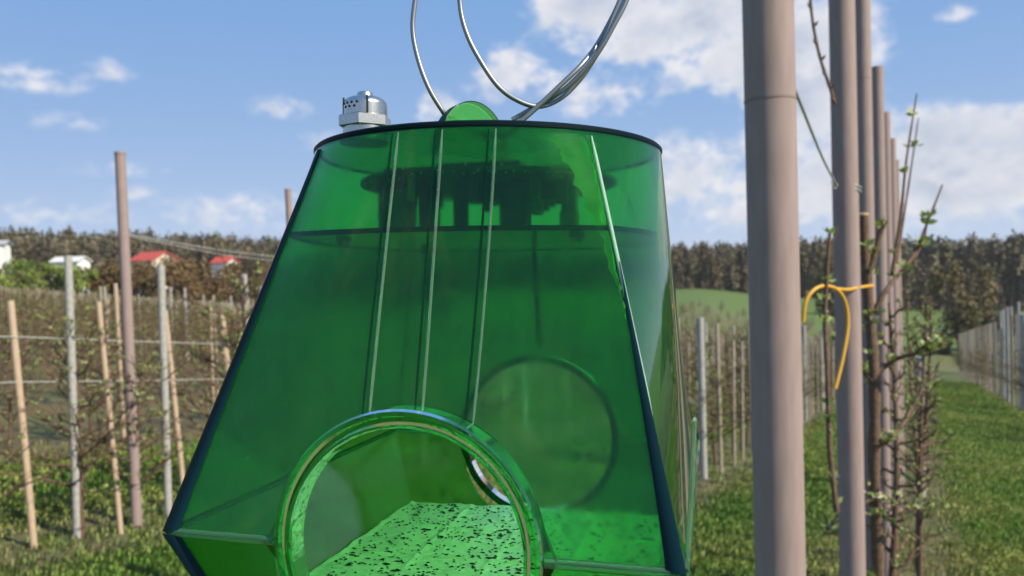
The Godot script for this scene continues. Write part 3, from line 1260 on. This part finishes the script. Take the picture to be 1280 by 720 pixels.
	# --- named posts on both sides of the pole row
	for f in [[875, 397, 9.0, "slim grey post at the right edge of the trap", .042], [1279, 393, 24.5, "grey end post at the right edge of the picture", .10], [1149, 446, 8.7, "grey steel post with a bracket, right of the pole row", .042]]:
		var top := at(f[0], f[1], f[2])
		var g := height(top.x, top.z)
		var o := thing("grey_post", f[3], "post", Vector3(top.x, g, top.z))
		part("shaft", post_shape(f[4], top.y - g, Vector2.ZERO, 16), grey_post, o)
		if f[0] == 1149:
			var b := Shape.new()
			b.box(Vector3(.0, top.y - g - .62, .05), Vector3(.34, .05, .05), Basis(Vector3.BACK, -.5), .006)
			b.box(Vector3(.02, top.y - g - .60, .05), Vector3(.06, .16, .07), Basis.IDENTITY, .006)
			part("bracket", b.mesh(), plain(.05, .055, .06, .5, .4), o)

	# --- wires along the rows
	for w in [[1.30, -4.95, "upper pale trellis wire along the front left row"], [1.02, -4.95, "lower pale trellis wire along the front left row"]]:
		var s := Shape.new()
		var p := []
		var rr := []
		for i in 40:
			p.append(row_point(w[1], -1.0 + i * 1.0) + Vector3.UP * (w[0] - .02 * sin(i * 1.3)))
			rr.append(.0034)
		s.tube(p, rr, 5)
		tag(part("trellis_wire", s.mesh(), wire_metal, self), w[2], "wire", "trellis wires on the left")
	var hi := Shape.new()
	var w0 := at(155, 292, 5.55)
	var w1 := at(362, 323, 8.2)
	hi.tube([w0, w0.lerp(w1, .5) + Vector3.DOWN * .02, w1], [.0035, .0035, .0035], 5)
	var w2 := w0 + Vector3.DOWN * .012
	hi.tube([w2, w2.lerp(w1, .5) + Vector3.DOWN * .05, w1 + Vector3.DOWN * .045], [.003, .003, .003], 5)
	tag(part("trellis_wire", hi.mesh(), wire_metal, self), "double pale wire sloping from the tall left pole towards the trap", "wire")

	# --- trees of the pole row
	for k in 6:
		var a := 3.9 + k * 1.25
		var p := row_point(-.12 + rng.randf_range(-.05, .12), a)
		var o := thing("orchard_tree", "budding young tree %s in the brown pole row" % ["standing nearest behind the pruned tree", "beside the third and fourth pole", "right of the grey bracket post"][mini(k, 2)] if k < 3 else "far budding tree at the end of the brown pole row", "fruit tree", p, "trees of the pole row")
		o.basis = Basis(Vector3.UP, k * 1.7)
		part("trunk", near_kinds[k % 4][0], bark, o)
		part("leaves", near_kinds[k % 4][1], leaf_green, o)
	pruned_tree()
	pole_fittings()


func limb(s: Shape, pix: Array, depth: float, r0: float, r1: float, sway := .0) -> Array:
	var p := []
	for i in pix.size():
		p.append(at(pix[i][0], pix[i][1], depth + sway * sin(i * 1.7) + (pix[i][2] if pix[i].size() > 2 else 0.0)))
	p = spline(p, 5)
	var r := []
	for i in p.size():
		r.append(lerpf(r0, r1, i / float(p.size() - 1)) * (1.0 + .10 * sin(i * 2.3)))
	s.tube(p, r, 8)
	return p


func pruned_tree() -> void:
	var base := at(1100, 700, 2.85)
	base.y = height(base.x, base.z)
	var o := thing("pruned_apple_tree", "dark apple trunk with pale saw cuts between the second and third poles", "fruit tree", base)
	var s := Shape.new()
	var leaf := Shape.new()
	leaf.coloured = true
	var r := RandomNumberGenerator.new()
	r.seed = 4
	var trunk := limb(s, [[1101, 900], [1098, 720], [1093, 600], [1093, 480], [1087, 390], [1081, 320], [1079, 268]], 2.85, .024, .017, .01)
	var limbs := [
		limb(s, [[1084, 350], [1094, 315], [1104, 279]], 2.85, .013, .010),
		limb(s, [[1088, 400], [1108, 362], [1140, 322, .1], [1158, 282, .15], [1178, 231, .2]], 2.85, .011, .003),
		limb(s, [[1115, 345, .03], [1126, 270, .05], [1133, 200, .06], [1146, 117, .1]], 2.85, .008, .0025),
		limb(s, [[1120, 330, .05], [1133, 250, .1], [1148, 148, .12]], 2.85, .006, .002),
		limb(s, [[1142, 322, .1], [1155, 300, .12], [1160, 262, .12]], 2.85, .005, .002),
		limb(s, [[1092, 470], [1118, 450], [1150, 440, -.1], [1185, 428, -.1]], 2.85, .010, .004),
		limb(s, [[1093, 480], [1070, 455, -.1], [1050, 430, -.15]], 2.85, .006, .003),
		limb(s, [[1095, 560], [1118, 545], [1140, 510, .1], [1158, 478, .2]], 2.85, .009, .003),
		limb(s, [[1097, 640], [1120, 652, -.1], [1150, 640, -.1], [1180, 628, -.1]], 2.85, .007, .002),
		limb(s, [[1097, 620], [1060, 640, -.1], [1030, 668, -.15]], 2.85, .006, .003)]
	for k in limbs.size():
		for n in (7 if k != 2 and k != 3 else 3):
			bud(leaf, r, limbs[k][r.randi() % limbs[k].size()] + Vector3(r.randf_range(-1, 1), r.randf_range(-1, 1), r.randf_range(-1, 1)) * .012, .034)
		if k > 4:
			for n in 6:
				var q: Vector3 = limbs[k][r.randi() % limbs[k].size()]
				var d := Vector3(r.randf_range(-1, 1), r.randf_range(.1, 1), r.randf_range(-1, 1)).normalized() * r.randf_range(.05, .17)
				s.tube([q, q + d * .6, q + d + Vector3.UP * .02], [.003, .0025, .0015], 4)
				bud(leaf, r, q + d, .024)
				bud(leaf, r, q + d * .6, .022)
	for n in 14:
		bud(leaf, r, trunk[r.randi() % trunk.size()] + Vector3(r.randf_range(-1, 1), 0, r.randf_range(-1, 1)).normalized() * .03, .036)
	for m in [s.mesh(), leaf.mesh()]:
		var q := part("trunk" if m == null or o.get_child_count() == 0 else "leaves", m, bark if o.get_child_count() == 0 else leaf_green, o)
		q.position = -base
	for c in [[trunk[-1], .0175, trunk[-1] - trunk[-3]], [limbs[0][-1], .0105, limbs[0][-1] - limbs[0][-3]]]:
		var cut := Shape.new()
		var up: Vector3 = c[2].normalized()
		cut.tube([c[0] - up * .002, c[0] + up * .004], [c[1], c[1] * .96], 12)
		part("saw_cut", cut.mesh(), plain(.62, .42, .22, .8), o).position = -base
	# a thin shoot left of the second pole, and a twig that hangs down from above
	var sh := Shape.new()
	var lf := Shape.new()
	lf.coloured = true
	var st := limb(sh, [[1046, 640], [1037, 560], [1034, 470], [1031, 400], [1034, 340], [1037, 292]], 2.3, .009, .005)
	limb(sh, [[1036, 310], [1043, 297], [1047, 282]], 2.3, .004, .002)
	for n in 9:
		bud(lf, r, st[r.randi() % st.size()], .03)
	var o2 := thing("young_shoot", "thin dark shoot with a few leaves left of the second brown pole", "shoot")
	part("stem", sh.mesh(), bark, o2)
	part("leaves", lf.mesh(), leaf_green, o2)
	var tw := Shape.new()
	var bd := Shape.new()
	bd.coloured = true
	var tp := limb(tw, [[1010, -60], [1013, 0], [1018, 40], [1026, 75], [1036, 105], [1044, 130]], 2.45, .0045, .0055)
	for n in 9:
		var q: Vector3 = tp[n * 3]
		tw.tube([q, q + Vector3(.008 if n % 2 else -.008, .006, .004), q + Vector3(.012 if n % 2 else -.012, .014, .006)], [.005, .0045, .001], 5)
	tag(part("budding_twig", tw.mesh(), bark, self), "bare knotty twig leaning down onto the second brown pole at the top", "twig")


func pole_fittings() -> void:
	# tie wire from the first pole to the second
	var s := Shape.new()
	var a := at(993, 111, 1.33)
	var b := at(1046, 232, 2.54)
	s.tube(spline([at(985, 100, 1.30), a, a.lerp(b, .5) + Vector3.DOWN * .012, b], 6), range(19).map(func(_i): return .0032), 6)
	var p2 := at(1058.5, 232, 2.6)
	for turn in 2:
		var p := []
		for i in 25:
			var t := TAU * i / 24.0
			p.append(Vector3(p2.x + .0425 * cos(t), p2.y - .012 * turn - .012 * cos(t), p2.z + .0425 * sin(t)))
		s.tube(p, range(25).map(func(_i): return .0026), 6)
	limb(s, [[1047, 230], [1043, 236], [1040, 228], [1042, 222]], 2.53, .003, .002)
	tag(part("tie_wire", s.mesh(), plain(.36, .40, .34, .5, .3), self), "grey green wire from the nearest pole, wound round the second pole", "wire")
	# yellow tubing
	var y := Shape.new()
	var p := spline([at(1004, 402, 2.42), at(1008, 375, 2.42), at(1023, 359, 2.44), at(1043, 360, 2.48), at(1056, 376, 2.5), at(1060, 405, 2.5), at(1054, 445, 2.48), at(1044, 486, 2.46)], 6)
	y.tube(p, range(p.size()).map(func(_i): return .0056), 10)
	var q := spline([at(1046, 361, 2.49), at(1060, 362, 2.52), at(1076, 359, 2.60), at(1091, 357, 2.72)], 6)
	y.tube(q, range(q.size()).map(func(_i): return .0052), 10)
	tag(part("yellow_tube_tie", y.mesh(), plain(.62, .33, .02, .45), self), "yellow plastic tube bent into a hook round the second brown pole", "tie")


# ------------------------------------------------------------------ far things
func crown_mesh(seed_: int, count: int, size: Vector3, leaf: float, tone_a: Color, tone_b: Color, conical := 0.0) -> ArrayMesh:
	var r := RandomNumberGenerator.new()
	r.seed = seed_
	var s := Shape.new()
	s.coloured = true
	var clumps := []
	for i in 14:
		var y := r.randf()
		var w := lerpf(1.0, 1.0 - y, conical)
		var a := r.randf() * TAU
		var q := sqrt(r.randf()) * .75
		clumps.append([Vector3(cos(a) * q * w, y, sin(a) * q * w), r.randf_range(.16, .34), r.randf()])
	for i in count:
		var c: Array = clumps[r.randi() % clumps.size()]
		var d := Vector3(r.randfn(), r.randfn(), r.randfn()).normalized() * float(c[1]) * pow(r.randf(), .4)
		var o: Vector3 = (c[0] + d) * size
		o.y = maxf(o.y, 0.02)
		var n := (d + Vector3(0, .2, 0) + Vector3(r.randfn(), r.randfn(), r.randfn()) * .25).normalized()
		var u := n.cross(Vector3(r.randfn(), r.randfn(), r.randfn())).normalized() * leaf * r.randf_range(.5, 1.2)
		var v := n.cross(u.normalized()) * leaf * r.randf_range(.5, 1.2)
		s.tint = tone_a.lerp(tone_b, clampf(float(c[2]) * .6 + r.randf() * .4, 0, 1))
		var i0 := s.vert(o - u, n)
		var i1 := s.vert(o + v * .6, n)
		var i2 := s.vert(o + u, n)
		var i3 := s.vert(o - v * .6, n)
		s.quad(i0, i1, i2, i3)
	return s.mesh()


func bush(called: String, label: String, category: String, px: float, top: float, depth: float, wide: float, a: Color, b: Color, seed_: int, group: String, stem := .12) -> void:
	var t := at(px, top, depth)
	var g := height(t.x, t.z)
	var o := thing(called, label, category, Vector3(t.x, g, t.z), group)
	var tall := t.y - g
	var w := Shape.new()
	var r := RandomNumberGenerator.new()
	r.seed = seed_
	for k in 9:
		var d := Vector3(r.randf_range(-1, 1) * wide * .35, tall * r.randf_range(.6, .95), r.randf_range(-1, 1) * wide * .35)
		w.tube([Vector3(r.randf_range(-.3, .3), -.2, r.randf_range(-.3, .3)), d * .5 + Vector3(0, tall * .08, 0), d], [stem, stem * .6, stem * .2], 5)
	part("stems", w.mesh(), bark, o)
	part("crown", crown_mesh(seed_, 4200, Vector3(wide * .66, tall * .94, wide * .5), .20 * maxf(1.0, sqrt(wide * tall / 32.0)), a, b), leafy(plain(1, 1, 1), .4), o)


func house(label: String, px: float, eaves: float, ridge: float, depth: float, wide: float, long: float, turn: float, wall_c: Material, roof_c: Material) -> void:
	var t := at(px, ridge, depth)
	var g := height(t.x, t.z) - .5
	var o := thing("house", label, "house", Vector3(t.x, g, t.z))
	o.rotation.y = turn
	var he := at(px, eaves, depth).y - g
	var hr := t.y - g
	var w := Shape.new()
	w.box(Vector3(0, he / 2, 0), Vector3(long, he, wide))
	for sx in [-1.0, 1.0]:
		var x: float = sx * long / 2
		var q := [Vector3(x, he, -wide / 2), Vector3(x, he, wide / 2), Vector3(x, hr - .12, 0)]
		if sx > 0:
			q.reverse()
		w.flat(q)
	part("wall", w.mesh(), wall_c, o)
	for sz in [-1.0, 1.0]:
		var rf := Shape.new()
		var slope := Vector3(0, he - hr, sz * wide / 2)
		var ln := slope.length() * 1.14
		rf.box(Vector3(0, hr, 0) + slope.normalized() * ln / 2, Vector3(long + .7, .14, ln), Basis(Vector3.RIGHT, atan2(-slope.y, slope.z) if sz > 0 else PI - atan2(-slope.y, -slope.z)), .02)
		part("roof", rf.mesh(), roof_c, o)
	for side in 2:
		for i in 3:
			var win := Shape.new()
			if side == 0:
				win.box(Vector3(long * (i - 1) * .3, he * .55, wide / 2 + .02), Vector3(1.1, 1.3, .06), Basis.IDENTITY, .01)
			else:
				win.box(Vector3(long / 2 + .02, he * .55, wide * (i - 1) * .28), Vector3(.06, 1.3, .9), Basis.IDENTITY, .01)
			part("window", win.mesh(), plain(.05, .06, .07, .15), o)


func build_far() -> void:
	var white := plain(.78, .77, .74, .8)
	var cream := plain(.62, .52, .42, .85)
	var red := noisy(lin(.42, .055, .035), lin(.55, .09, .06), Vector3(2, 2, 2), .7, 31)
	var greyroof := plain(.35, .35, .35, .7)
	house("house with a red tiled roof and beige gable before the forest", 192, 325, 315, 118, 4.4, 5.2, -.55, cream, red)
	house("small white house with a red roof, right of the beige gabled house", 281, 328, 321, 122, 2.6, 2.8, -.4, white, red)
	house("white house cut by the left edge of the picture", -14, 306, 301, 104, 3.4, 4.0, .3, white, greyroof)
	house("low white building with a pale roof behind the green bushes", 88, 327, 321, 122, 3.2, 4.2, -.1, white, plain(.6, .6, .58, .7))
	var n := 0
	for b in [[-35, 332, 82, 6.5, "bright green bush cut by the left picture edge"], [5, 331, 84, 6.0, "bright green bush below the white house at the left edge"], [48, 333, 84, 6.5, "bright green bush below the low white building's left end"], [88, 336, 86, 5.5, "rightmost bright green bush, next to the brown bushes"]]:
		bush("willow_bush", b[4], "bush", b[0], b[1] - 3, b[2], b[3] * 1.25, Color(.13, .20, .025), Color(.20, .25, .04), 200 + n, "green bushes on the far left")
		n += 1
	for b in [[128, 335, 90, 6.5, "leafless brown bush left of the tall brown pole, next to the green bushes"], [160, 332, 92, 7.0, "leafless brown bush right behind the tall brown pole"], [200, 337, 90, 7.0, "leafless brown bush in front of the beige gabled house"], [238, 332, 92, 6.5, "leafless brown bush between the two red roofs"], [268, 336, 94, 7.0, "leafless brown bush below the small red roof"], [303, 334, 92, 6.0, "leafless brown bush behind the grey post beside the trap"], [332, 336, 95, 7.0, "leafless brown bush at the left edge of the trap"], [370, 334, 95, 8.0, "brown bush seen through the left part of the green trap"], [430, 336, 97, 8.0, "brown bush seen through the trap left of its ribs"], [490, 336, 97, 9, "brown bush seen through the ribs of the trap"], [555, 338, 97, 9, "brown bush seen through the middle of the trap"]]:
		bush("bare_brown_bush", b[4], "bush", b[0], b[1] - 3, b[2], b[3] * 1.15, Color(.175, .10, .032), Color(.12, .088, .034), 230 + n, "brown bushes beyond the orchard")
		n += 1
	bush("budding_tree", "rounded olive brown tree before the dark forest on the right", "tree", 1200, 332, 118, 9.5, Color(.15, .115, .032), Color(.09, .085, .026), 300, "", .2)
	bush("budding_tree", "smaller yellowish tree between the second pole and the forest", "tree", 1035, 318, 150, 6, Color(.13, .11, .025), Color(.09, .09, .02), 301, "", .16)
	bush("budding_tree", "low brown tree at the forest edge by the right end", "tree", 1262, 366, 120, 8, Color(.09, .06, .02), Color(.07, .055, .02), 302, "", .16)
	# the forest
	var meshes := []
	var trunks := Shape.new()
	trunks.tube([Vector3.DOWN * .3, Vector3.UP * 7, Vector3.UP * 14], [.24, .18, .08], 6)
	var tm := trunks.mesh()
	for k in 4:
		meshes.append(crown_mesh(400 + k, 420, Vector3(2.9, 11.0 if k < 2 else 9.0, 2.9), .58, Color(.085, .088, .042), Color(.145, .105, .058), .6 if k < 2 else .35))
	var places := [[], [], [], []]
	var tints := [[], [], [], []]
	var stems := []
	var line := [[-100, 293], [0, 291], [150, 292], [250, 295], [350, 298], [600, 304], [850, 306], [950, 303], [1050, 301], [1150, 303], [1220, 300], [1280, 297], [1400, 292]]
	for layer in 5:
		var px := -90.0
		while px < 1370.0:
			px += rng.randf_range(4.5, 9.0)
			var d := 214.0 + layer * 9.0 + rng.randf_range(-3, 3)
			var topy := 300.0
			for i in line.size() - 1:
				if px >= line[i][0] and px < line[i + 1][0]:
					topy = lerpf(line[i][1], line[i + 1][1], (px - line[i][0]) / (line[i + 1][0] - line[i][0]))
			var t := at(px, topy + 2.5 + rng.randf_range(-2.0, 6.0) + (4 - layer) * 1.5, d)
			var g := height(t.x, t.z)
			var tall := maxf(5.0, t.y - g)
			var k := rng.randi() % 4
			var sc := tall / 14.0
			var lift := (.22 if k < 2 else .28) if layer > 1 else .04
			places[k].append(Transform3D(Basis(Vector3.UP, rng.randf() * TAU).scaled(Vector3(sc * rng.randf_range(.85, 1.25), tall * (1.0 - lift) / (11.0 if k < 2 else 9.0), sc)), Vector3(t.x, g + tall * lift, t.z)))
			tints[k].append(Color(rng.randf_range(.85, 1.15), 1, rng.randf_range(.8, 1.1)) * rng.randf_range(.6, 1.35))
			stems.append(Transform3D(Basis.IDENTITY.scaled(Vector3(1, tall / 15.0, 1)), Vector3(t.x, g, t.z)))
	for k in 4:
		scatter("forest", meshes[k], leafy(plain(1, 1, 1), .3), places[k], self, tints[k])
	scatter("forest_trunks", tm, noisy(lin(.10, .07, .05), lin(.18, .12, .09), Vector3.ONE, .9, 33), stems, self)


func _ready() -> void:
	rng.seed = 7
	# camera, sky, sun, exposure
	eye_basis = Basis(Vector3.RIGHT, deg_to_rad(-1.4)) * Basis(Vector3.BACK, deg_to_rad(-1.7))
	var lens := CameraAttributesPhysical.new()
	lens.frustum_focal_length = 12.0 / (360.0 / FOCAL)
	lens.frustum_focus_distance = 0.36
	lens.frustum_near = 0.02
	lens.frustum_far = 3000
	lens.exposure_aperture = 20.0
	var cam := Camera3D.new()
	cam.name = "camera"
	cam.transform = Transform3D(eye_basis, EYE)
	cam.near = 0.02
	cam.far = 3000
	cam.fov = rad_to_deg(2 * atan(360.0 / FOCAL))
	cam.attributes = lens
	add_child(cam)
	print("fov ", cam.fov, " want ", rad_to_deg(2 * atan(360.0 / FOCAL)))
	var e := Environment.new()
	e.background_mode = Environment.BG_SKY
	e.tonemap_mode = Environment.TONE_MAPPER_LINEAR
	e.tonemap_exposure = 1.35
	e.sdfgi_enabled = true
	e.ssao_enabled = true
	e.ssil_enabled = true
	e.fog_enabled = true
	e.fog_density = .0002
	e.fog_light_color = Color(.90, .89, .88)
	var pano := PanoramaSkyMaterial.new()
	pano.panorama = build_sky()
	e.sky = Sky.new()
	e.sky.sky_material = pano
	var we := WorldEnvironment.new()
	we.name = "air"
	we.environment = e
	add_child(we)
	var sun := DirectionalLight3D.new()
	sun.name = "sun"
	sun.light_energy = 1.6
	sun.light_angular_distance = 0.5
	sun.light_color = Color(1, .955, .87)
	sun.shadow_enabled = true
	add_child(sun)
	sun.look_at_from_position(sun_from * 10, Vector3.ZERO)
	print("sky ", Time.get_ticks_msec())
	build_ground()
	build_materials()
	build_far()
	print("far ", Time.get_ticks_msec())
	build_orchard()
	build_grass()
	build_trap()
	print("done ", Time.get_ticks_msec())
